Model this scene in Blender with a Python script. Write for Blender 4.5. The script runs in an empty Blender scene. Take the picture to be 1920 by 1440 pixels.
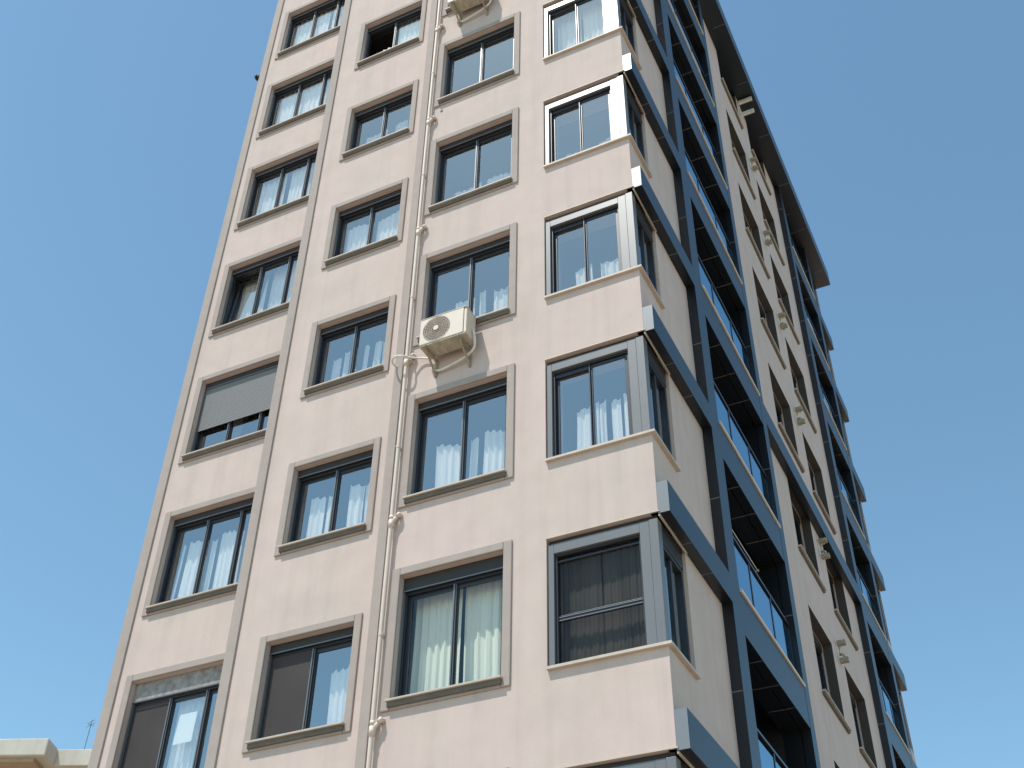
import bpy, bmesh, math, random
from mathutils import Vector, Matrix
R = math.radians
scn = bpy.context.scene
col = scn.collection

# ------------------------------------------------------------------ camera
cam_d = bpy.data.cameras.new('camera'); cam = bpy.data.objects.new('camera', cam_d); col.objects.link(cam)
cam_d.sensor_width = 36.0; cam_d.lens = 2239.17 / 1920 * 36.0
cam_d.clip_start = .1; cam_d.clip_end = 3000
fw = Vector((-0.34423, 0.68379, 0.64338)); rt = Vector((0.89797, 0.43986, 0.01296)); up = Vector((0.27414, -0.58220, 0.76544))
m = Matrix((rt, up, -fw)).transposed().to_4x4(); m.translation = Vector((3.83986, -11.64478, -9.79971))
cam.matrix_world = m
scn.camera = cam
# ------------------------------------------------------------------ light
SUN = Vector((-.52, -1.0, 2.3)).normalized()
EL = math.asin(SUN.z); AZ = math.atan2(SUN.x, SUN.y)
w = bpy.data.worlds.new('World'); scn.world = w; w.use_nodes = True
nt = w.node_tree; bg = nt.nodes['Background']
sky = nt.nodes.new('ShaderNodeTexSky'); sky.sky_type = 'NISHITA'; sky.sun_disc = False
sky.sun_elevation = EL; sky.sun_rotation = AZ % (2 * math.pi)
sky.altitude = 0; sky.air_density = 1.0; sky.dust_density = .25; sky.ozone_density = 1.6
wb = nt.nodes.new('ShaderNodeMix'); wb.data_type = 'RGBA'; wb.blend_type = 'MULTIPLY'; wb.inputs[0].default_value = 1
wb.inputs[7].default_value = (.96, 1.15, 1.03, 1)          # white balance of the daylight
nt.links.new(sky.outputs[0], wb.inputs[6]); nt.links.new(wb.outputs[2], bg.inputs[0]); bg.inputs[1].default_value = 0.15
sl = bpy.data.lights.new('sun', 'SUN'); sl.energy = 3.7; sl.angle = R(.53); sl.color = (1, .955, .89)
so = bpy.data.objects.new('sun', sl); col.objects.link(so)
so.rotation_euler = (-SUN).to_track_quat('-Z', 'Y').to_euler()
scn.view_settings.view_transform = 'Standard'; scn.view_settings.look = 'None'
scn.view_settings.exposure = 0.36; scn.view_settings.gamma = 1.0
scn.view_settings.use_curve_mapping = False
scn.cycles.max_bounces = 8; scn.cycles.transparent_max_bounces = 12
GZ = -11.42                                     # ground level
S0 = -3.37                                      # sill height of storey 0
H = 3.0
ROWS = range(-1, 8)
TOPZ = 19.3
S = lambda k: S0 + H * k

# ------------------------------------------------------------------ materials
def mat(name, color, rough=.6, metal=0., spec=.5, var=0., vscale=2., bump=0., bscale=60., coat=0., streak=0., tint=None):
    M = bpy.data.materials.new(name); M.use_nodes = True
    n = M.node_tree.nodes; L = M.node_tree.links; b = n['Principled BSDF']
    b.inputs['Base Color'].default_value = (*color, 1); b.inputs['Roughness'].default_value = rough
    b.inputs['Metallic'].default_value = metal; b.inputs['Specular IOR Level'].default_value = spec
    if coat: b.inputs['Coat Weight'].default_value = coat; b.inputs['Coat Roughness'].default_value = .12
    tc = n.new('ShaderNodeTexCoord')
    if var or streak:
        t1 = n.new('ShaderNodeTexNoise'); t1.inputs['Scale'].default_value = vscale; t1.inputs['Detail'].default_value = 5
        t1.inputs['Roughness'].default_value = .6
        L.new(tc.outputs['Object'], t1.inputs['Vector'])
        mr = n.new('ShaderNodeMapRange'); L.new(t1.outputs['Fac'], mr.inputs[0])
        mr.inputs[1].default_value = .3; mr.inputs[2].default_value = .7
        mr.inputs[3].default_value = 1 - var; mr.inputs[4].default_value = 1 + var
        out = mr.outputs[0]
        if streak:                       # streaks of rain and of the painted reflection: noise stretched along z
            mp = n.new('ShaderNodeMapping'); mp.inputs['Scale'].default_value = (3.2, 3.2, .16)
            L.new(tc.outputs['Object'], mp.inputs[0])
            t2 = n.new('ShaderNodeTexNoise'); t2.inputs['Scale'].default_value = 1.6; t2.inputs['Detail'].default_value = 6
            L.new(mp.outputs[0], t2.inputs['Vector'])
            m2 = n.new('ShaderNodeMapRange'); L.new(t2.outputs['Fac'], m2.inputs[0])
            m2.inputs[1].default_value = .48; m2.inputs[2].default_value = .78
            m2.inputs[3].default_value = 1; m2.inputs[4].default_value = 1 - streak
            mu = n.new('ShaderNodeMath'); mu.operation = 'MULTIPLY'
            L.new(out, mu.inputs[0]); L.new(m2.outputs[0], mu.inputs[1]); out = mu.outputs[0]
        vm = n.new('ShaderNodeVectorMath'); vm.operation = 'SCALE'
        if tint:
            t3 = n.new('ShaderNodeTexNoise'); t3.inputs['Scale'].default_value = .55; t3.inputs['Detail'].default_value = 3
            L.new(tc.outputs['Object'], t3.inputs['Vector'])
            mx = n.new('ShaderNodeMix'); mx.data_type = 'RGBA'
            cr = n.new('ShaderNodeMapRange'); cr.inputs[1].default_value = .35; cr.inputs[2].default_value = .65
            L.new(t3.outputs['Fac'], cr.inputs[0]); L.new(cr.outputs[0], mx.inputs[0])
            mx.inputs[6].default_value = (*color, 1); mx.inputs[7].default_value = (*tint, 1)
            L.new(mx.outputs[2], vm.inputs[0])
        else: vm.inputs[0].default_value = color
        L.new(out, vm.inputs[3]); L.new(vm.outputs[0], b.inputs['Base Color'])
    if bump:
        t = n.new('ShaderNodeTexNoise'); t.inputs['Scale'].default_value = bscale; t.inputs['Detail'].default_value = 4
        L.new(tc.outputs['Object'], t.inputs['Vector'])
        bn = n.new('ShaderNodeBump'); bn.inputs['Strength'].default_value = bump; bn.inputs['Distance'].default_value = .01
        L.new(t.outputs['Fac'], bn.inputs['Height']); L.new(bn.outputs[0], b.inputs['Normal'])
    return M

def glass_mat(name, refl, tint, gcol=(1, 1, 1), rough=.01):
    M = bpy.data.materials.new(name); M.use_nodes = True
    n = M.node_tree.nodes; L = M.node_tree.links
    for x in list(n): n.remove(x)
    o = n.new('ShaderNodeOutputMaterial'); t = n.new('ShaderNodeBsdfTransparent'); t.inputs[0].default_value = (*tint, 1)
    g = n.new('ShaderNodeBsdfAnisotropic'); g.inputs['Color'].default_value = (*gcol, 1); g.inputs['Roughness'].default_value = rough
    lf = n.new('ShaderNodeLayerWeight'); lf.inputs[0].default_value = .5      # facing: same from both sides of the pane
    lw = n.new('ShaderNodeMath'); lw.operation = 'POWER'; lw.inputs[1].default_value = 4.5; L.new(lf.outputs['Facing'], lw.inputs[0])
    mr = n.new('ShaderNodeMapRange'); mr.inputs[1].default_value = 0; mr.inputs[2].default_value = 1
    mr.inputs[3].default_value = refl; mr.inputs[4].default_value = 1
    L.new(lw.outputs[0], mr.inputs[0])
    tc = n.new('ShaderNodeTexCoord'); ns = n.new('ShaderNodeTexNoise'); ns.inputs['Scale'].default_value = .9; ns.inputs['Detail'].default_value = 1
    L.new(tc.outputs['Object'], ns.inputs['Vector'])
    bn = n.new('ShaderNodeBump'); bn.inputs['Strength'].default_value = .12; bn.inputs['Distance'].default_value = .03
    L.new(ns.outputs['Fac'], bn.inputs['Height']); L.new(bn.outputs[0], g.inputs['Normal'])
    mx = n.new('ShaderNodeMixShader'); L.new(mr.outputs[0], mx.inputs[0]); L.new(t.outputs[0], mx.inputs[1]); L.new(g.outputs[0], mx.inputs[2])
    L.new(mx.outputs[0], o.inputs[0])
    return M

M_wall = mat('stucco_beige', (.568, .458, .413), .9, spec=.2, var=.05, vscale=2.4, bump=.22, bscale=60, streak=.085, tint=(.535, .446, .396))
M_trim = mat('trim_taupe', (.375, .318, .283), .85, spec=.25, var=.05, vscale=4, bump=.25, bscale=90, streak=.08)
M_sill = mat('sill_stone', (.46, .40, .34), .6, spec=.4, var=.08, vscale=6, bump=.1, bscale=120)
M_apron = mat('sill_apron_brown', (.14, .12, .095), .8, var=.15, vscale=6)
M_csill = mat('sill_pale', (.52, .44, .36), .6, spec=.4, var=.07, vscale=5, bump=.1, bscale=120, streak=.12)
M_rail = mat('rail_lit_edge_grey', (.17, .18, .19), .35, metal=.3, spec=.6)
M_frame = mat('frame_anthracite', (.019, .021, .027), .36, metal=.0, spec=.55, coat=.1)
M_box = mat('shutter_box_grey', (.036, .032, .031), .55, spec=.4, var=.1, vscale=8)
M_clad = mat('cladding_blue_grey', (.008, .0105, .015), .35, metal=.0, spec=.55, var=.05, vscale=1.2)
M_post = mat('post_aluminium_grey', (.165, .168, .168), .33, metal=.12, spec=.5, var=.03, vscale=3)
M_clad_lit = mat('cladding_end_sunlit', (.20, .21, .22), .35, metal=.12, spec=.5)
M_joint = mat('joint_sealant', (.22, .21, .20), .7)
M_edge = mat('slab_edge_beige', (.62, .55, .46), .8, var=.08, vscale=6)
M_glass = glass_mat('window_glass', .37, (.98, .985, .965), (.93, .95, .93))
M_glass_dim = glass_mat('window_glass_dim', .03, (.75, .77, .75), (.7, .7, .7), .05)
M_glass_bal = glass_mat('balustrade_glass_blue', .35, (.20, .42, .62), (.62, .86, 1.))
M_curt = mat('curtain_white', (.88, .88, .85), .9, spec=.1)
M_curt_g = mat('curtain_pale_green', (.72, .745, .68), .9, spec=.1)
M_refl_d = mat('reflection_dark_brown', (.10, .088, .078), .9, spec=.1, streak=.45, var=.1, vscale=2)  # dark building mirrored in a pane, put into a sheet's colour
M_screen = mat('screen_dark_grey', (.06, .053, .053), .85, spec=.2, var=.12, vscale=1.5)
M_shut = mat('roller_shutter_grey', (.175, .178, .178), .6, spec=.4)
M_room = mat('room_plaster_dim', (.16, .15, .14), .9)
M_plast = mat('rough_plaster', (.27, .26, .25), .95, var=.35, vscale=9, bump=1.0, bscale=14)
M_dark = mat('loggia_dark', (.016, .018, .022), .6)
M_ac = mat('ac_enamel', (.62, .54, .45), .5, spec=.4, var=.03, vscale=9)
M_acg = mat('ac_grille', (.33, .27, .22), .7, var=.08, vscale=40)
M_acu = mat('ac_underside_dirty', (.42, .37, .28), .75, var=.25, vscale=14, bump=.3)
M_rust = mat('bracket_stained', (.30, .255, .18), .7, var=.3, vscale=20)
M_brk = mat('bracket_white', (.66, .63, .56), .5, var=.08, vscale=12)
M_pipe = mat('pipe_cream', (.62, .52, .44), .55, spec=.4, var=.04, vscale=8)
M_pave = mat('street_paving', (.37, .29, .215), .9, var=.15, vscale=.8, bump=.3, bscale=8)
M_nb = mat('old_concrete_cream', (.57, .545, .47), .85, var=.08, vscale=1.6, bump=.3, bscale=30, streak=.12)
M_nb2 = mat('old_wall_ochre', (.42, .33, .22), .9, var=.12, vscale=1.5)
M_black = mat('black_rubber', (.012, .012, .013), .6)
M_ant = mat('antenna_metal', (.2, .22, .25), .4, metal=.8)
M_paper = mat('paper_white', (.86, .88, .86), .8)

# ------------------------------------------------------------------ mesh helpers
class MB:
    def __init__(s): s.v = []; s.f = []; s.mi = []; s.mats = []
    def _m(s, m):
        if m not in s.mats: s.mats.append(m)
        return s.mats.index(m)
    def quad(s, a, b, c, d, m=None):
        n = len(s.v); s.v += [tuple(a), tuple(b), tuple(c), tuple(d)]; s.f.append((n, n+1, n+2, n+3)); s.mi.append(m)
    def poly(s, pts, m=None):
        n = len(s.v); s.v += [tuple(p) for p in pts]; s.f.append(tuple(range(n, n+len(pts)))); s.mi.append(m)
    def box(s, x0, x1, y0, y1, z0, z1, m=None):
        n = len(s.v)
        s.v += [(x0,y0,z0),(x1,y0,z0),(x1,y1,z0),(x0,y1,z0),(x0,y0,z1),(x1,y0,z1),(x1,y1,z1),(x0,y1,z1)]
        for f in ((0,3,2,1),(4,5,6,7),(0,1,5,4),(1,2,6,5),(2,3,7,6),(3,0,4,7)):
            s.f.append(tuple(n+i for i in f)); s.mi.append(m)
    def bar(s, p, q, wd, th, m=None, upv=(0,0,1)):
        p = Vector(p); q = Vector(q); d = (q-p).normalized(); u = Vector(upv)
        if abs(d.dot(u)) > .95: u = Vector((0,1,0))
        a = d.cross(u).normalized()*wd/2; b = a.cross(d).normalized()*th/2
        n = len(s.v)
        for c in (p, q):
            for e in (-a-b, a-b, a+b, -a+b): s.v.append(tuple(c+e))
        for f in ((0,1,2,3),(7,6,5,4),(0,4,5,1),(1,5,6,2),(2,6,7,3),(3,7,4,0)):
            s.f.append(tuple(n+i for i in f)); s.mi.append(m)
    def ring(s, u0, u1, z0, z1, wd, d0, d1, fn, m=None, ws=None):
        # rectangular frame in plane (u,z), butted corners; fn maps (u,depth,z)->xyz box corners
        wl, wr, wb, wt = ws or (wd, wd, wd, wd)
        for a, b, c, d in ((u0, u0+wl, z0, z1), (u1-wr, u1, z0, z1), (u0+wl, u1-wr, z0, z0+wb), (u0+wl, u1-wr, z1-wt, z1)):
            fn(s, a, b, d0, d1, c, d, m)
    def tube(s, pts, r, seg=10, m=None, caps=True):
        P = [Vector(p) for p in pts]; base = len(s.v); prev = None
        for i, p in enumerate(P):
            d = (P[min(i+1, len(P)-1)] - P[max(i-1, 0)]).normalized()
            if prev is None: a = d.cross(Vector((0, 0, 1))) if abs(d.z) < .95 else d.cross(Vector((1, 0, 0)))
            else: a = prev - d*prev.dot(d)
            a.normalize(); prev = a; b = d.cross(a)
            for k in range(seg):
                t = 2*math.pi*k/seg; s.v.append(tuple(p + (a*math.cos(t)+b*math.sin(t))*r))
        for i in range(len(P)-1):
            for k in range(seg):
                s.f.append((base+i*seg+k, base+i*seg+(k+1) % seg, base+(i+1)*seg+(k+1) % seg, base+(i+1)*seg+k)); s.mi.append(m)
        if caps:
            s.f.append(tuple(base+k for k in reversed(range(seg)))); s.mi.append(m)
            s.f.append(tuple(base+(len(P)-1)*seg+k for k in range(seg))); s.mi.append(m)
    def build(s, name, m, parent=None, bevel=0, smooth=False, segs=2, label=None):
        me = bpy.data.meshes.new(name); me.from_pydata(s.v, [], s.f)
        mats = [m]
        for i, x in enumerate(s.mi):
            if x is not None:
                if x not in mats: mats.append(x)
                me.polygons[i].material_index = mats.index(x)
        for x in mats: me.materials.append(x)
        if smooth: 
            for p in me.polygons: p.use_smooth = True
        bm = bmesh.new(); bm.from_mesh(me)
        if smooth: bmesh.ops.remove_doubles(bm, verts=bm.verts, dist=1e-5)
        bmesh.ops.recalc_face_normals(bm, faces=bm.faces) if s.v and bevel or smooth else None
        bm.to_mesh(me); bm.free()
        o = bpy.data.objects.new(name, me); col.objects.link(o)
        if parent: o.parent = parent
        if bevel:
            b = o.modifiers.new('bevel', 'BEVEL'); b.width = bevel; b.segments = segs; b.limit_method = 'ANGLE'; b.angle_limit = R(40)
        if label: o['label'] = label
        return o
def bx_x(s, a, b, d0, d1, z0, z1, m): s.box(a, b, d0, d1, z0, z1, m)                 # facade facing -y : depth = y
def bx_y(s, a, b, d0, d1, z0, z1, m): s.box(-d1, -d0, a, b, z0, z1, m)               # facade facing +x : depth = -x
def empty(name, loc=(0, 0, 0), parent=None):
    o = bpy.data.objects.new(name, None); o.location = loc; o.empty_display_size = .3; col.objects.link(o)
    if parent: o.parent = parent
    return o
def tag(o, label=None, cat=None, group=None, kind=None):
    if label: o['label'] = label
    if cat: o['category'] = cat
    if group: o['group'] = group
    if kind: o['kind'] = kind
    return o

# ------------------------------------------------------------------ ground
g = MB(); g.quad((-1500, -1500, GZ), (1500, -1500, GZ), (1500, 1500, GZ), (-1500, 1500, GZ))
tag(g.build('ground', M_pave), kind='structure')

# ------------------------------------------------------------------ tower
T = empty('apartment_tower', (-4.7, 9.5, GZ))
def P(mb, name, m, parent=None, **k):
    o = mb.build(name, m, None, **k)
    par = parent or T
    o.parent = par
    o.matrix_parent_inverse = Matrix.Translation(-Vector((-4.7, 9.5, GZ)))
    return o
def PS(mb, name, m, parent, **k):      # sub-part: parent is a part whose own frame is already world-aligned
    o = mb.build(name, m, None, **k); o.parent = parent
    return o
tag(T, 'tall beige apartment tower with dark framed windows and blue-grey clad balconies', 'apartment tower')

def wall_holes(mb, fn, u0, u1, z0, z1, holes, depth, m=None):
    us = sorted({u0, u1, *[h[0] for h in holes], *[h[1] for h in holes]})
    zs = sorted({z0, z1, *[h[2] for h in holes], *[h[3] for h in holes]})
    for i in range(len(us)-1):
        for j in range(len(zs)-1):
            cu = (us[i]+us[i+1])/2; cz = (zs[j]+zs[j+1])/2
            if any(h[0] < cu < h[1] and h[2] < cz < h[3] for h in holes): continue
            mb.quad(fn(us[i], 0, zs[j]), fn(us[i+1], 0, zs[j]), fn(us[i+1], 0, zs[j+1]), fn(us[i], 0, zs[j+1]), m)
    for h in holes:
        a, b, c, d = h[:4]; dp = h[4] if len(h) > 4 else depth
        if a > u0 + 1e-4 : mb.quad(fn(a, 0, c), fn(a, dp, c), fn(a, dp, d), fn(a, 0, d), m)
        if b < u1 - 1e-4 : mb.quad(fn(b, dp, c), fn(b, 0, c), fn(b, 0, d), fn(b, dp, d), m)
        mb.quad(fn(a, dp, c), fn(a, 0, c), fn(b, 0, c), fn(b, dp, c), m)
        mb.quad(fn(a, 0, d), fn(a, dp, d), fn(b, dp, d), fn(b, 0, d), m)

# opening spans:  (name, plane y, opening x0..x1, opening top, surround x0..x1, surround top)
Y1, Y2, Y3 = .927, .319, 0.
C1 = dict(y=Y1, x0=-8.88, x1=-6.76, zt=1.74, sx0=-9.008, sx1=-6.632, st=1.86)
C2 = dict(y=Y2, x0=-5.925, x1=-4.49, zt=1.455, sx0=-6.045, sx1=-4.375, st=1.566)
C3 = dict(y=Y3, x0=-3.62, x1=-2.095, zt=1.775, sx0=-3.744, sx1=-1.973, st=1.895)
XL, XR = -9.35, 0.
YE = 19.0
CX0 = -1.50; CT = 1.765; CY1 = .95        # corner window: x from CX0 to 0, y 0..CY1, top
FA = (8.42, 10.12); FB = (11.15, 12.85); FT = 1.84; FBm = .10
OP1 = (2.87, 6.2); OP2 = (14.4, 16.95)
BB, BT = 1.74, 2.2                          # cladding band below / top, relative to sill
OT = 1.47                                   # loggia opening top
OB = -.80                                   # loggia floor (= BT-3)

fx = lambda y: (lambda u, d, z: (u, y+d, z))
fy = lambda u, d, z: (-d, u, z)
mb = MB(); wall_holes(mb, fx(Y1), XL, -6.62, GZ, TOPZ, [(C1['x0'], C1['x1'], S(k), S(k)+C1['zt']) for k in ROWS], .24)
mb.quad((XL, Y1, GZ), (XL, Y1, TOPZ), (XL, YE, TOPZ), (XL, YE, GZ))
P(mb, 'wall', M_wall)
mb = MB(); wall_holes(mb, fx(Y2), -6.62, -4.03, GZ, TOPZ, [(C2['x0'], C2['x1'], S(k), S(k)+C2['zt']) for k in ROWS], .24)
mb.quad((-6.62, Y2, GZ), (-6.62, Y2, TOPZ), (-6.62, Y1, TOPZ), (-6.62, Y1, GZ))
P(mb, 'wall', M_wall)
mb = MB(); wall_holes(mb, fx(Y3), -4.03, 0, GZ, TOPZ, [(C3['x0'], C3['x1'], S(k), S(k)+C3['zt']) for k in ROWS] + [(CX0, 0, S(k), S(k)+CT, .6) for k in ROWS], .24)
mb.quad((-4.03, Y3, GZ), (-4.03, Y3, TOPZ), (-4.03, Y2, TOPZ), (-4.03, Y2, GZ))
P(mb, 'wall', M_wall)
sh = []
for k in ROWS:
    sh += [(0, CY1, S(k), S(k)+CT, .1), (18.05, YE, S(k), S(k)+CT, .1), (*FA, S(k)+FBm, S(k)+FT, .34), (*FB, S(k)+FBm, S(k)+FT, .34)]
    sh += [(*OP1, S(k)+OB, S(k)+OT, .01), (*OP2, S(k)+OB, S(k)+OT, .01)]
mb = MB(); wall_holes(mb, fy, 0, YE, GZ, TOPZ, sh, .3)
mb.quad((XL, YE, GZ), (XL, YE, TOPZ), (0, YE, TOPZ), (0, YE, GZ))
# inner piers that carry the corner windows
P(mb, 'wall', M_wall)
# room backs and floors
mb = MB()
for k in ROWS:
    z0, z1 = S(k)-.95, S(k)-.81
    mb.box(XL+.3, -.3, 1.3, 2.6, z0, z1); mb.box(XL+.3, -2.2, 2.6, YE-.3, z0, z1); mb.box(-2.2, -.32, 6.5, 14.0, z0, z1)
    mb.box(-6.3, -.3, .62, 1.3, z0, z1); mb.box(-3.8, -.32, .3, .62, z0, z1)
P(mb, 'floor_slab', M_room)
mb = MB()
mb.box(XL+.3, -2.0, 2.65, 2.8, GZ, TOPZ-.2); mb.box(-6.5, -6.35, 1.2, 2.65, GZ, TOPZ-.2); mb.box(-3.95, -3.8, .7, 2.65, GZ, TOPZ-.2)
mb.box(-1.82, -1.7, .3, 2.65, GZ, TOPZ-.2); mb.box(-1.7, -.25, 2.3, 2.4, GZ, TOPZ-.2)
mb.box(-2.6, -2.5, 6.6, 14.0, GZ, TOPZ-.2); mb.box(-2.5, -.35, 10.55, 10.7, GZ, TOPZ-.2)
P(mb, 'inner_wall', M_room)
# raised corner strips (pilasters of the same taupe as the window surrounds)
for a, b, y, s in ((-9.352, -9.16, Y1, 0), (-6.622, -6.45, Y2, 0), (-4.032, -3.885, Y3, 0)):
    mb = MB(); mb.box(a, b, y-.034, y+.05, GZ, TOPZ); P(mb, 'corner_strip', M_trim, bevel=.008)

# ------------------------------------------------------------------ cladding frame on the side facade
D = .154
for k in ROWS:
    for a, b in ((0, 2.42), (17.3, 19.1)):
        mb = MB(); mb.box(.002, D, a-.002, b, S(k)+BB, S(k)+BT)
        for yy in (a+.78, a+1.58): mb.box(.004, D-.002, yy, yy+.01, S(k)+BB-.002, S(k)+BB-.0005, M_joint)
        o = P(mb, 'cladding_band', M_clad, bevel=.004)
        # pale sheet on the band's front end: sunlight put into its colour
        if a == 0:
            cp = MB(); cp.box(.004, D-.002, -.006, -.0025, S(k)+BB+.004, S(k)+BT-.004); PS(cp, 'sunlit_end', M_clad_lit, o)
    for a, b in (OP1, OP2):
        mb = MB(); mb.box(-.30, D-.003, a, b, S(k)+OT, S(k)+BT-.04)
        n = 3 if b-a > 3 else 2
        for i in range(1, n+1):
            yy = a+(b-a)*i/(n+1); mb.box(-.28, D-.01, yy, yy+.012, S(k)+OT-.003, S(k)+OT-.0005, M_joint)
        o = P(mb, 'loggia_beam', M_clad, bevel=.004)
        e = MB(); e.box(-.28, D+.022, a+.05, b+.02, S(k)+BT-.038, S(k)+BT+.012); PS(e, 'slab_edge', M_edge, o, bevel=.004)
mb = MB(); mb.box(.002, D, 6.5, 14.0, S(2)+BB-.02, S(2)+BT); P(mb, 'cladding_band', M_clad, bevel=.004)
for a, b in ((2.42, 2.87), (6.2, 6.5), (14.0, 14.4), (16.95, 17.3)):
    mb = MB(); mb.box(-.3, D, a, b, GZ, TOPZ)
    for k in range(-2, 8):
        for dz in (.45, 1.74): mb.box(.004, D-.004, a-.002, a-.0006, S(k)+dz, S(k)+dz+.012, M_joint)
    P(mb, 'cladding_pilaster', M_clad, bevel=.004)
# roof eave over the side facade, roof slab
mb = MB(); mb.box(-.2, .50, -.35, 19.0, 19.12, 19.72)
for i in range(9): mb.box(.16, .49, 1.4+i*2.1, 1.412+i*2.1, 19.117, 19.1195, M_joint)
o = P(mb, 'roof_eave', M_clad, bevel=.006)
mb = MB(); mb.box(XL, -.2, .95, YE, 19.15, 19.7); mb.box(-6.6, -.2, .33, .95, 19.15, 19.7); mb.box(-4.0, -.2, .02, .33, 19.15, 19.7); P(mb, 'roof', M_edge)

# ------------------------------------------------------------------ loggias
def loggia(k, a, b, glass=True):
    z0, z1 = S(k)+OB, S(k)+OT
    mb = MB(); XB = -1.55
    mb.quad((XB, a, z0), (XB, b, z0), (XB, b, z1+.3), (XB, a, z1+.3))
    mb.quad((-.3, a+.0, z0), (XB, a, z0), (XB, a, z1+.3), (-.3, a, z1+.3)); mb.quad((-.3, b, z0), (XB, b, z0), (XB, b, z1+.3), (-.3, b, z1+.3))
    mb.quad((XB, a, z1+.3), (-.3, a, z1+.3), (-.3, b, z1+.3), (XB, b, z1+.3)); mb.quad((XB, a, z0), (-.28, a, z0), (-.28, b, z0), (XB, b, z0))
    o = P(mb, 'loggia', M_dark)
    d = MB()
    n = 3; wd = (b-a-.3)/n
    for i in range(n):
        d.ring(a+.15+i*wd, a+.15+(i+1)*wd-.02, z0+.05, z1+.15, .06, -XB-.10, -XB-.02, bx_y)
    PS(d, 'door_frame', M_frame, o, bevel=.004)
    d = MB(); d.quad((XB+.06, a+.2, z0+.1), (XB+.06, b-.2, z0+.1), (XB+.06, b-.2, z1+.1), (XB+.06, a+.2, z1+.1)); PS(d, 'door_glass', M_glass_dim, o)
    if glass:
        d = MB(); d.box(.045, .057, a+.06, b-.06, z0+.05, z0+.95); PS(d, 'balustrade_glass', M_glass_bal, o)
        d = MB(); d.box(.03, .075, a+.02, b-.02, z0+1.04, z0+1.08)
        for yy in (a+.05, (2*a+b)/3, (a+2*b)/3, b-.05): d.box(.035, .067, yy-.02, yy+.02, z0+.0, z0+1.04)
        PS(d, 'rail', M_frame, o)
    return o
for k in ROWS:
    loggia(k, *OP1); loggia(k, *OP2)

# ------------------------------------------------------------------ windows
def curtain_mesh(spans, y, z0, z1, seed, fn=lambda x, y, z: (x, y, z), flat=1.):
    rnd = random.Random(seed); mb = MB()
    for a, b in spans:
        n = max(8, int((b-a)/.014)); ph = rnd.random()*6; f1 = rnd.uniform(42, 62); base = len(mb.v)
        amp = rnd.uniform(.016, .026)*flat
        nz = 5
        for j in range(nz+1):
            t = j/nz
            for i in range(n+1):
                x = a+(b-a)*i/n
                z = z0+(z1-z0)*t + (t**3)*(.035*math.sin(f1*x+ph)+.05*math.sin(7*x+ph*3))*flat  # ragged top follows the edge of sunlight where curtains are cut short
                yy = y + amp*(1-.25*t)*math.sin(f1*x+ph+.5*math.sin(9*x+ph)) + .008*math.sin(f1*2.3*x+ph*2) + .01*math.sin(3*t+x*5+ph)
                mb.v.append(fn(x+.006*math.sin(4*t+ph), yy, z))
        for j in range(nz):
            for i in range(n):
                q = base+j*(n+1)+i; mb.f.append((q, q+1, q+n+2, q+n+1)); mb.mi.append(None)
    return mb

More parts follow.
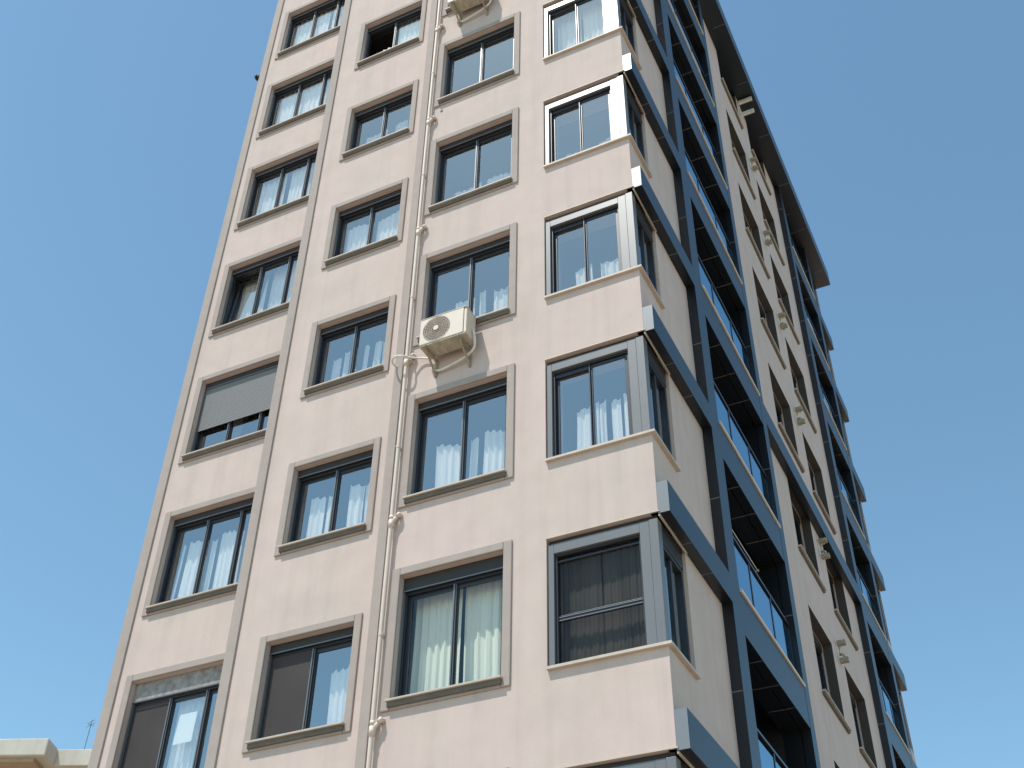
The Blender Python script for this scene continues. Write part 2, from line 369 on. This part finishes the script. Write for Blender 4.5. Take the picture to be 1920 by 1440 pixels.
def window(c, k, n=2, curt=None, cd=.12, ctype=None, box=.13, screen=None, shutter=0, side=False, label=None, tilt=None, opened=None, surround=True, glass=None, seed=None, boxm=None, paper=False, top=None):
    """one window of a facade column: frame > surround, sill, panes, shutter box, curtain"""
    y = c['y']; z0, z1 = S(k), S(k)+c['zt']; x0, x1 = c['x0'], c['x1']
    B = bx_x
    d0 = y+.13
    sd = seed if seed is not None else int(abs(x0)*100)+k*17
    mb = MB(); mb.ring(x0+.004, x1-.004, z0, z1-box, .045, d0, d0+.09, B)
    wd = (x1-x0-.09)/n
    for i in range(n):
        if opened == i: continue
        a = x0+.045+i*wd; e = .012 if i % 2 else .0
        off = d0+.012+e*1.5
        if tilt == i: continue
        mb.ring(a-(.022 if i else 0), a+wd+(.022 if i < n-1 else 0), z0+.045, z1-box-.045, .060, off+(.0 if i % 2 else .03), off+(.028 if i % 2 else .055), B)
    gr = MB()
    for i in range(1, n):
        xm = x0+.045+i*wd; gr.box(xm-.020, xm-.002, d0-.012, d0+.012, z0+.003, z1-box-.05); gr.box(xm+.012, xm+.018, d0+.0, d0+.012, z0+.003, z1-box-.05)  # pale mullion strips: sunlit front edges put into the colour
    gr.box(x0+.006, x0+.024, d0-.05, d0-.002, z0+.001, z1-box-.02); gr.box(x1-.024, x1-.006, d0-.05, d0-.002, z0+.001, z1-box-.02)   # shutter guides
    gr.box(x0+.006, x1-.006, d0-.058, d0-.046, z1-box-.018, z1-box-.003)
    w = P(mb, 'window', M_frame, bevel=.004, label=label)
    PS(gr, 'guide_rail_lit_edge', M_rail, w)
    b = MB(); b.box(x0+.004, x1-.004, d0-.045, d0+.2, z1-box+.002, z1-.004)
    PS(b, 'shutter_box', boxm or M_box, w, bevel=.003)
    if surround:
        s = MB(); st = S(k)+c['st']; sb = z0-.127
        sx0, sx1 = c['sx0'], c['sx1']
        f0, f1 = y-.030, y+.012
        s.ring(sx0, sx1, sb, st, 0, f0, f1, B, ws=(x0-sx0, sx1-x1, z0-sb-.01, st-z1))
        PS(s, 'surround', M_trim, w, bevel=.012)
    s = MB(); s.box(x0+.0-.03, x1+.03, y-.092, d0, z0-.028, z0)
    PS(s, 'sill', M_sill, w, bevel=.004)
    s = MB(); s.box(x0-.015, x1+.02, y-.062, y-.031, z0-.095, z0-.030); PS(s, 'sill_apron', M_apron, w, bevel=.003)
    g = glass or M_glass
    for i in range(n):
        a = x0+.045+i*wd+.04; b_ = x0+.045+(i+1)*wd-.04
        yy = d0+.05
        q = MB()
        if opened == i:
            # sash slid behind its neighbour: nothing in this half
            continue
        if tilt == i:
            zt = z1-box-.05; q.quad((a, yy, z0+.06), (b_, yy, z0+.06), (b_, yy+.15, zt-.04), (a, yy+.15, zt-.04))
            fr = MB(); fr.bar((a-.02, yy, z0+.06), (a-.02, yy+.15, zt-.02), .05, .05); fr.bar((b_+.02, yy, z0+.06), (b_+.02, yy+.15, zt-.02), .05, .05); fr.bar((a, yy+.15, zt-.04), (b_, yy+.15, zt-.04), .05, .05)
            PS(fr, 'tilted_sash', M_frame, w)
        else:
            q.quad((a, yy, z0+.06), (b_, yy, z0+.06), (b_, yy, z1-box-.06), (a, yy, z1-box-.06))
        PS(q, 'pane', g, w)
    if paper:
        q = MB(); q.quad((-8.02, d0+.06, S(k)+.66), (-7.68, d0+.06, S(k)+.66), (-7.66, d0+.06, S(k)+1.12), (-7.98, d0+.06, S(k)+1.12)); PS(q, 'paper_sheet', M_paper, w)
    if screen is not None:
        for a, b_ in screen:
            q = MB(); q.box(x0+a, x0+b_, d0+.002, d0+.008, z0+.05, z1-box-.05); PS(q, 'insect_screen', M_screen, w)
    if shutter:
        q = MB(); zz = z1-box; n_ = int((zz-shutter)/.045)
        for i in range(n_):
            zt = zz-i*.045; q.box(x0+.03, x1-.03, d0-.034, d0-.022, zt-.041, zt)
        q.box(x0+.03, x1-.03, d0-.031, d0-.025, zz-n_*.045, zz)
        PS(q, 'roller_shutter', M_shut, w, bevel=.003)
    if opened is not None:
        q = curtain_mesh([(x0+.06, x0+.66)], d0+.13, z0-.2, z0+.62, sd+1); PS(q, 'low_curtain', M_curt, w, smooth=True)
    if curt:
        mt = {None: M_curt, 'g': M_curt_g, 'd': M_refl_d}[ctype]
        q = curtain_mesh([(x0+a, x0+b_) for a, b_ in curt], d0+.05+cd, z0-.25, z0+top if top else z1-.02, sd)  # top: curtain is cut off where the sunlight on it ends
        PS(q, 'curtain', mt, w, smooth=True)
    return w

# column 1 (recessed leftmost, three leaves, right edge hidden by the next volume)
c1 = {
 -1: dict(curt=[(.08, .7), (.8, 1.4), (1.5, 2.1)]),
 0: dict(screen=[(.05, .72)], curt=[(.76, 1.22), (1.5, 2.05)], cd=.14, box=.30, boxm=M_plast, paper=True, label='lowest window of the left column, with chipped plaster above it and a dark screen in its left half'),
 1: dict(top=1.3, curt=[(.1, .17), (.24, .66), (.76, .84), (.93, 1.38), (1.5, 2.0)], cd=.12),
 2: dict(shutter=S(2)+.62, curt=[(.3, .5)], cd=.5, label='window with its grey roller shutter two thirds down'),
 3: dict(tilt=0, curt=[(.06, .7), (.80, 1.42), (1.5, 2.1)], cd=.24, label='window with its left leaf tilted inward'),
 4: dict(curt=[(.08, .72), (.86, 1.42), (1.5, 2.1)], cd=.13),
 5: dict(curt=[(.06, 2.08)], cd=.10),
 6: dict(curt=[(.06, 1.1), (1.16, 2.1)], cd=.10), 7: dict(curt=[(.1, 2.0)])}
for k in ROWS: window(C1, k, n=3, **c1[k])
c2 = {
 -1: dict(curt=[(.2, 1.3)]),
 0: dict(screen=[(.05, .70)], top=1.02, curt=[(.93, 1.42)], cd=.15, label='window with a dark insect screen over its left half and a white curtain in its right'),
 1: dict(top=1.0, curt=[(.16, .46), (.48, .68), (.86, 1.14), (1.17, 1.38)], cd=.12),
 2: dict(top=.98, curt=[(.14, .32), (.35, .46), (.53, .64), (.76, .86), (.97, 1.10), (1.12, 1.40)], cd=.20),
 3: dict(top=1.1, curt=[(.06, .68), (.76, 1.40)], cd=.13),
 4: dict(top=.98, curt=[(.14, .64), (.80, 1.08), (1.14, 1.40)], cd=.24),
 5: dict(opened=0, curt=[(.73, 1.4)], cd=.08, label='window with its left leaf open onto a dark room'),
 6: dict(curt=[(.1, .66), (.8, 1.36)]), 7: dict(curt=[(.2, 1.3)])}
for k in ROWS: window(C2, k, **c2[k])
c3 = {
 -1: dict(curt=[(.2, .6)]),
 0: dict(curt=[(.05, .74), (.78, 1.48)], ctype='g', cd=.20, box=.19, glass=glass_mat('window_glass_clear', .07, (.94, .96, .93), (.8, .88, .9)), label='tall window filled with pale green curtains'),
 1: dict(top=1.05, curt=[(.24, .68), (.77, .90), (1.00, 1.48)], cd=.16),
 2: dict(top=1.0, curt=[(.36, .70), (.79, .90), (1.04, 1.48)], cd=.22),
 3: dict(top=.86, curt=[(.12, .68), (.80, 1.46)], cd=.30),
 4: dict(top=.82, curt=[(.15, .68), (.95, 1.46)], cd=.28),
 5: dict(curt=[(.25, .6)], cd=.3), 6: dict(curt=[(.8, 1.3)]), 7: dict(curt=[(.2, 1.3)])}
for k in ROWS: window(C3, k, **c3[k])

# corner windows wrapping from the front to the side
def corner_window(k, curt=None, cd=.25, dark=False, label=None, top=None):
    z0, z1 = S(k), S(k)+CT
    L, Rr = CX0+.015, -.02
    mb = MB()
    # grey aluminium casing: head, left jamb, corner post (square, carries both sides)
    mb.box(L, L+.075, .02, .10, z0, z1-.07); mb.box(L+.075, -.26, .02, .10, z1-.21, z1-.07)
    mb.box(-.26, -.135, .018, .11, z0, z1-.07); mb.box(-.133, Rr, .012, .155, z0, z1-.07)
    w = P(mb, 'window', M_post, bevel=.004, label=label)
    # head above casing (dark soffit piece)
    h = MB(); h.box(L+.01, -.04, .06, .3, z1-.068, z1-.002); h.box(-.20, -.03, .3, CY1-.02, z1-.068, z1-.002); PS(h, 'head_gap', M_box, w)
    h = MB(); h.box(.0015, .022, .0, CY1+.03, z0+1.712, z0+1.7385); h.box(CX0+.0, .022, -.020, -.0015, z0+1.7665, z0+1.782); PS(h, 'lit_edge_strip', M_csill, w)  # pale strips added for the thin lit bottom edge of the wall
    fz1 = z1-.21
    f = MB(); xa, xb = L+.077, -.262
    f.ring(xa, xb, z0, fz1, .03, .06, .15, bx_x)
    xm = (xa+xb)/2
    if dark:
        f.box(xa+.03, xb-.03, .09, .12, z0+.625, z0+.69)
        rl = MB(); rl.box(xa+.03, xb-.03, .080, .089, z0+.63, z0+.642); rl.box(xa+.03, xb-.03, .080, .089, z0+.672, z0+.684); PS(rl, 'transom_bead', M_rail, w)
        f.box(xa+.03, xb-.03, .10, .12, z0+.70, z0+.71); f.box(xa+.03, xb-.03, .075, .10, z0+1.44, z0+1.465)
    else:
        f.box(xa+.03, xm-.03, .085, .12, fz1-.10, fz1-.03)
        f.ring(xa+.03, xm+.03, z0+.03, fz1-.07, .045, .115, .14, bx_x)
        f.ring(xm-.03, xb-.03, z0+.03, fz1-.04, .045, .085, .11, bx_x)
        f.box(xm-.028, xm-.010, .06, .083, z0+.03, fz1-.03)
    # side frame
    f.ring(.157, CY1-.004, z0, z1-.30, .05, .05, .14, bx_y); ym = .56; f.box(-.12, -.07, ym-.03, ym+.03, z0+.05, z1-.35)
    f.box(-.2, -.04, .157, CY1-.004, z1-.298, z1-.07)
    PS(f, 'frame', M_frame, w, bevel=.004)
    if dark:
        q = MB(); q.quad((xa+.03, .105, z0+.03), (xb-.03, .105, z0+.03), (xb-.03, .105, fz1-.03), (xa+.03, .105, fz1-.03)); PS(q, 'pane', M_glass_dim, w)
    else:
        for a, b, yy in ((xa+.06, xm-.0, .128), (xm+.0, xb-.06, .098)):
            q = MB(); q.quad((a, yy, z0+.05), (b, yy, z0+.05), (b, yy, fz1-.08), (a, yy, fz1-.08)); PS(q, 'pane', M_glass, w)
    q = MB(); q.quad((-.1, .19, z0+.05), (-.1, CY1-.05, z0+.05), (-.1, CY1-.05, z1-.34), (-.1, .19, z1-.34)); PS(q, 'side_pane', M_glass, w)
    s = MB()
    s.poly([(-1.49, -.10, 0), (.072, -.10, 0), (.072, .93, 0), (-.05, .93, 0), (-.05, .17, 0), (-1.49, .17, 0)][::1])
    sm = MB()
    pts = [(-1.49, -.055), (.058, -.055), (.058, .93), (-.05, .93), (-.05, .17), (-1.49, .17)]
    sm.poly([(a, b, z0) for a, b in pts]); sm.poly([(a, b, z0-.035) for a, b in reversed(pts)])
    for i in range(6):
        (a, b), (c, d) = pts[i], pts[(i+1) % 6]; sm.quad((a, b, z0-.035), (c, d, z0-.035), (c, d, z0), (a, b, z0))
    PS(sm, 'sill', M_csill, w, bevel=.004, smooth=False)
    if curt:
        q = curtain_mesh([(xa+a, xa+b) for a, b in curt], 0.12+cd, z0-.2, z0+top if top else z1-.05, 900+k*7, flat=.25 if dark else 1.)  # top: sheet ends at the border of its sunlit part
        PS(q, 'curtain', M_refl_d if dark else M_curt, w, smooth=True)  # dark: sheet carrying the painted reflection instead of a curtain
    return w
cc = {-1: dict(curt=[(.2, .9)]), 0: dict(curt=[(.02, .545), (.56, 1.10)], cd=.10, dark=True, label='dark one-piece corner window with a thin bar across it'),
      1: dict(top=1.02, curt=[(.24, .57), (.59, .68), (.76, .90), (.93, 1.10)], cd=.20), 2: dict(top=.80, curt=[(.26, .54), (.66, 1.10)], cd=.28),
      3: dict(top=.74, curt=[(.12, .54), (.62, 1.08)], cd=.36), 4: dict(curt=[(.06, .54), (.58, 1.10)], cd=.24), 5: dict(curt=[(.1, 1.0)]), 6: dict(), 7: dict()}
for k in ROWS: corner_window(k, **cc[k])

# side facade windows
def side_window(k, ya, yb, n=3, dep=.30, lab=None, sill=True, z0r=FBm, z1r=FT):
    z0, z1 = S(k)+z0r, S(k)+z1r
    mb = MB(); mb.ring(ya+.004, yb-.004, z0, z1-.16, .05, dep-.08, dep, bx_y)
    ym = (ya+yb)/2; mb.box(-dep+.0, -dep+.09, ym-.04, ym+.04, z0+.05, z1-.21)
    w = P(mb, 'window', M_frame, bevel=.004, label=lab)
    q = MB(); q.box(-dep, -dep+.10, ya+.004, yb-.004, z1-.158, z1-.003); PS(q, 'shutter_box', M_box, w)
    q = MB(); q.quad((-dep+.03, ya+.05, z0+.05), (-dep+.03, yb-.05, z0+.05), (-dep+.03, yb-.05, z1-.2), (-dep+.03, ya+.05, z1-.2)); PS(q, 'pane', M_glass_dim, w)
    q = MB()
    for a, b in ((ya-.0, ya+.012), (yb-.012, yb)): pass
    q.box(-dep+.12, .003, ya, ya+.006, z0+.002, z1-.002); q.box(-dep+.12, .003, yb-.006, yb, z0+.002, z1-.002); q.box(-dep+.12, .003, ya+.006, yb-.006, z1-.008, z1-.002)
    PS(q, 'reveal_shade_lining', M_reveal_shade, w)  # dark strips carry the shade of the recess in their colour
    if sill:
        q = MB(); q.box(-dep+.1, .075, ya-.06, yb+.14, z0-.028, z0-.001); PS(q, 'sill', M_csill, w, bevel=.003)
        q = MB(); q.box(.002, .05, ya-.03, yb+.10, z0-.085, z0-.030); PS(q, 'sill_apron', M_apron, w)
    return w
M_reveal_shade = mat('reveal_shade_brown', (.06, .05, .042), .8, var=.08, vscale=5)
for k in ROWS:
    side_window(k, *FA); side_window(k, *FB)
    side_window(k, 18.05, 18.98, sill=False, dep=.12, z0r=.0, z1r=CT)

# wall vent and stub on the left edge
mb = MB(); mb.tube([(-3.5824, .004, 8.345), (-3.5824, -.012, 8.345)], .028, 12); P(mb, 'vent_hole', M_black)

mb = MB(); mb.tube([(-9.3, 1.2, 14.60), (-9.74, 1.2, 14.60)], .045, 10); mb.tube([(-9.72, 1.2, 14.60), (-9.76, 1.2, 14.60)], .075, 10); P(mb, 'vent_pipe', M_black)

# ------------------------------------------------------------------ clothes airer in one loggia
AI = empty('clothes_airer', (-.55, 4.9, S(1)+1.18)); tag(AI, 'pale railed clothes airer hung under the ceiling of a dark loggia on the side facade', 'clothes airer')
mb = MB()
for i in range(5): mb.tube([(-.25+i*.14, -1.1, 0), (-.25+i*.14, .9, 0)], .009, 6)
mb.build('rail', M_brk, AI)
mb = MB()
for yy in (-1.1, .9): mb.bar((-.27, yy, .0), (.33, yy, .0), .025, .025)
for yy in (-.8, .6): mb.tube([(.03, yy, 0), (.03, yy, .5)], .006, 5)
mb.build('hanger_frame', M_brk, AI)

# ------------------------------------------------------------------ drain pipe with branches
def elbow_pts(p, q, r, n=5):
    return [tuple(Vector(p).lerp(Vector(q), i/n)) for i in range(n+1)]
DP = empty('drain_pipe', (-3.80, -.075, GZ))
tag(DP, 'cream drain pipe running down the front between the second and third window columns', 'pipe')
def child(o, par):
    o.parent = par; o.matrix_parent_inverse = Matrix.Translation(-par.location); return o
mb = MB(); pts = []
z = GZ
while z < TOPZ: pts.append((-3.80+.004*math.sin(z*.7), -.075, z)); z += .75
mb.tube(pts, .030, 12); child(mb.build('pipe_run', M_pipe, smooth=True), DP)
for k in range(-2, 7):
    zj = S(k)+{-1: 2.70, 0: 2.68, 2: 2.50, 3: 2.46, 4: 2.42}.get(k, 2.6)
    mb = MB(); mb.tube([(-3.80, -.075, zj-.14), (-3.80, -.075, zj-.02)], .040, 12); mb.tube([(-3.80, -.075, zj-.10), (-3.76, -.072, zj-.02), (-3.715, -.066, zj+.035)], .027, 10)
    mb.tube([(-3.725, -.068, zj+.025), (-3.70, -.062, zj+.06), (-3.70, .0, zj+.06)], .036, 10)
    mb.tube([(-3.80, -.075, zj+.0), (-3.80, -.075, zj+.05)], .037, 12)
    child(mb.build('branch_joint', M_pipe, smooth=True), DP)
for k in range(-2, 8):
    mb = MB(); mb.tube([(-3.80, -.075, S(k)+.9), (-3.80, -.075, S(k)+.94)], .036, 12); mb.box(-3.812, -3.788, -.06, .0, S(k)+.905, S(k)+.935)
    child(mb.build('clamp', M_pipe), DP)

# ------------------------------------------------------------------ air conditioners on the front
def ac_unit(x0, x1, zb, h, label):
    cx = (x0+x1)/2; W = x1-x0; yf, yb = -.40, -.10
    A = empty('air_conditioner', (cx, 0, zb)); tag(A, label, 'air conditioner', 'air conditioners on the front wall')
    lf, lr = -W/2, W/2
    mb = MB(); mb.box(lf, lr-.05, yf, yb, .0, h); mb.box(lr-.046, lr, yf+.012, yb, .0, h-.01)
    mb.box(lf-.004, lr+.004, yf-.006, yb+.004, h+.001, h+.018)
    body = mb.build('casing', M_ac, A, bevel=.012)
    fcx, fcz, fr = lf+W*.36, h*.5, h*.45
    g = MB()
    for i in range(6):
        r = fr*(i+1)/6; pts = [(fcx+r*math.cos(t), yf-.010, fcz+r*math.sin(t)) for t in [2*math.pi*j/28 for j in range(29)]]
        g.tube(pts, .0035, 5, caps=False)
    for j in range(24):
        t = 2*math.pi*j/24; g.bar((fcx+.05*math.cos(t), yf-.009, fcz+.05*math.sin(t)), (fcx+fr*math.cos(t), yf-.009, fcz+fr*math.sin(t)), .004, .004)
    g.build('fan_grille', M_acg, body)
    d = MB(); n = 10
    pts = [(fcx+fr*1.03*math.cos(2*math.pi*j/n+.31), yf-.002, fcz+fr*1.03*math.sin(2*math.pi*j/n+.31)) for j in range(n)]
    d.poly(pts); d.build('fan_recess', M_acg, body)
    d = MB(); pts = [(fcx, yf-.008, fcz), (fcx, yf-.018, fcz)]; d.tube(pts, .045, 20); d.build('fan_hub', M_ac, body)
    u = MB(); u.box(lf+.01, lr-.01, yf+.01, yb-.005, -.028, -.001); u.build('base_pan', M_acu, A, bevel=.004)
    for sx in (lf+.10, lr-.12):
        b = MB(); b.box(sx-.018, sx+.018, yf-.02, .0, -.062, -.030); b.box(sx-.018, sx+.018, -.022, .0, -.36, -.062)
        b.bar((sx, yf+.05, -.065), (sx, -.02, -.33), .03, .022); b.build('bracket', M_rust, A, bevel=.003)
    p = MB()
    pts = [(lr-.0, -.20, .20), (lr+.03, -.20, .10), (lr+.035, -.17, -.02), (lr-.02, -.11, -.13), (lr-.2, -.08, -.21), (lf+.34, -.06, -.26), (lf+.16, -.05, -.27), (lf+.05, -.05, -.20), (lf+.02, .0, -.12)]
    # smooth
    sm = []
    for i in range(len(pts)-1):
        p0, p1, p2, p3 = [Vector(pts[max(0, min(len(pts)-1, i+d))]) for d in (-1, 0, 1, 2)]
        for t in (0, .25, .5, .75):
            sm.append(.5*((2*p1)+(-p0+p2)*t+(2*p0-5*p1+4*p2-p3)*t*t+(-p0+3*p1-3*p2+p3)*t**3))
    p.tube(sm, .020, 8); p.build('pipe_loop', M_brk, A, smooth=True)
    return A
ac_unit(-3.39, -2.60, S(1)+2.455, .50, 'weathered cream air conditioner hanging below a front window beside the drain pipe')
ac_unit(-3.40, -2.58, 11.24, .52, 'cream air conditioner at the very top of the photo, seen from below')
# drip hose of the lower unit, looped round the drain pipe
mb = MB()
base = [(-3.36, -.05, 2.10), (-3.5, -.05, 2.16), (-3.62, -.08, 2.185), (-3.72, -.14, 2.19)]
loop = [(-3.86+.15*math.cos(t), -.08+.13*math.sin(t)-.03, 2.19+.012*math.sin(t*2)+.008*t/6) for t in [-.6-i*.42 for i in range(18)]]
P_ = base+loop; sm = []
for i in range(len(P_)-1):
    p0, p1, p2, p3 = [Vector(P_[max(0, min(len(P_)-1, i+d))]) for d in (-1, 0, 1, 2)]
    for t in (0, .33, .66): sm.append(.5*((2*p1)+(-p0+p2)*t+(2*p0-5*p1+4*p2-p3)*t*t+(-p0+3*p1-3*p2+p3)*t**3))
mb.tube(sm, .016, 8)
tag(mb.build('drip_hose', M_brk, smooth=True), 'pale drip hose looped round the drain pipe beside the air conditioner', 'hose')

# ------------------------------------------------------------------ brackets on the side facade
def side_bracket(k, label, clean=False):
    A = empty('wall_bracket', (0, 10.35 if clean else 10.6, 18.74 if clean else S(k)+(1.30 if k == 2 else 1.9))); tag(A, label, 'bracket', 'wall brackets between the side windows')
    up_, lo = (.28, -.28) if clean else (.16, -.22)
    mb = MB(); mb.box(.002, .03, -.03, .03, lo-.06, up_+.05); mb.build('back_plate', M_brk, A)
    for z in (up_, lo):
        mb = MB(); mb.box(.03, .42 if clean else .20, -.045, .045, z-.05, z+.05); mb.build('arm', M_brk if clean else M_rust, A, bevel=.005)
    if not clean:
        mb = MB(); pts = [(.06+.06*math.sin(t*.9), .10+.07*math.cos(t*1.3), lo+.04+t*.04) for t in [i*.5 for i in range(18)]]
        mb.tube(pts, .026, 7); mb.build('pipe_stub', M_acu, A, smooth=True)
    return A
nm = {7: 'clean white two-armed bracket just under the roof eave', 6: 'stained bracket with bent pipes second from the roof eave', 5: 'pale pipe bracket third from the roof eave',
      4: 'pale pipe bracket fourth from the roof eave', 3: 'pale pipe bracket fifth from the roof eave', 2: 'pipe bracket just below the long cladding band crossing the beige wall', 1: 'lowest pipe bracket in view above a dark side window'}
for k in range(1, 8): side_bracket(k, nm[k], k == 7)

# ------------------------------------------------------------------ neighbouring low building, bottom left
NB = empty('neighbour_building', (-22.1, 11.36, GZ)); tag(NB, 'low cream building with a chamfered concrete parapet at the bottom left', 'building')
NB.rotation_euler = (0, 0, math.atan2(.39, .92))
q = MB(); zt = 4.0-GZ
q.box(-9, 0, 0, .74, zt-.50, zt); o = q.build('parapet', M_nb, NB, bevel=.03)
q = MB(); q.box(-9, 14, .742, 1.0, zt-.50, zt-.012); q.build('parapet', M_nb, NB, bevel=.02)
q = MB(); q.box(-9, 14, 1.002, 12, zt-.9, zt-.3); q.build('roof', M_nb, NB)
q = MB(); q.box(-8.8, 13.8, 1.1, 11.8, 0, zt-.9); q.build('wall', M_nb2, NB)
q = MB(); q.box(-8.9, -.35, .15, 1.1, zt-.62, zt-.502); q.build('soffit', M_nb2, NB)
q = MB()
for i in range(5):
    for j in range(4):
        q.box(-7+i*4, -5.6+i*4, 1.06, 1.12, 1.6+j*3, 3.0+j*3)
q.build('window_row', M_frame, NB)
AN = MB(); AN.tube([(0, 0, 0), (0.02, 0, .9)], .012, 6); AN.bar((-.14, 0, .72), (.16, 0, .80), .012, .012); AN.bar((-.10, 0, .84), (.12, 0, .90), .012, .012); AN.bar((0, -.12, .76), (0.02, .12, .78), .012, .012)
o = AN.build('roof_antenna', M_ant); o.location = (-21.70, 12.35, 3.95)
tag(o, 'thin roof antenna on the low building at the bottom left', 'antenna')
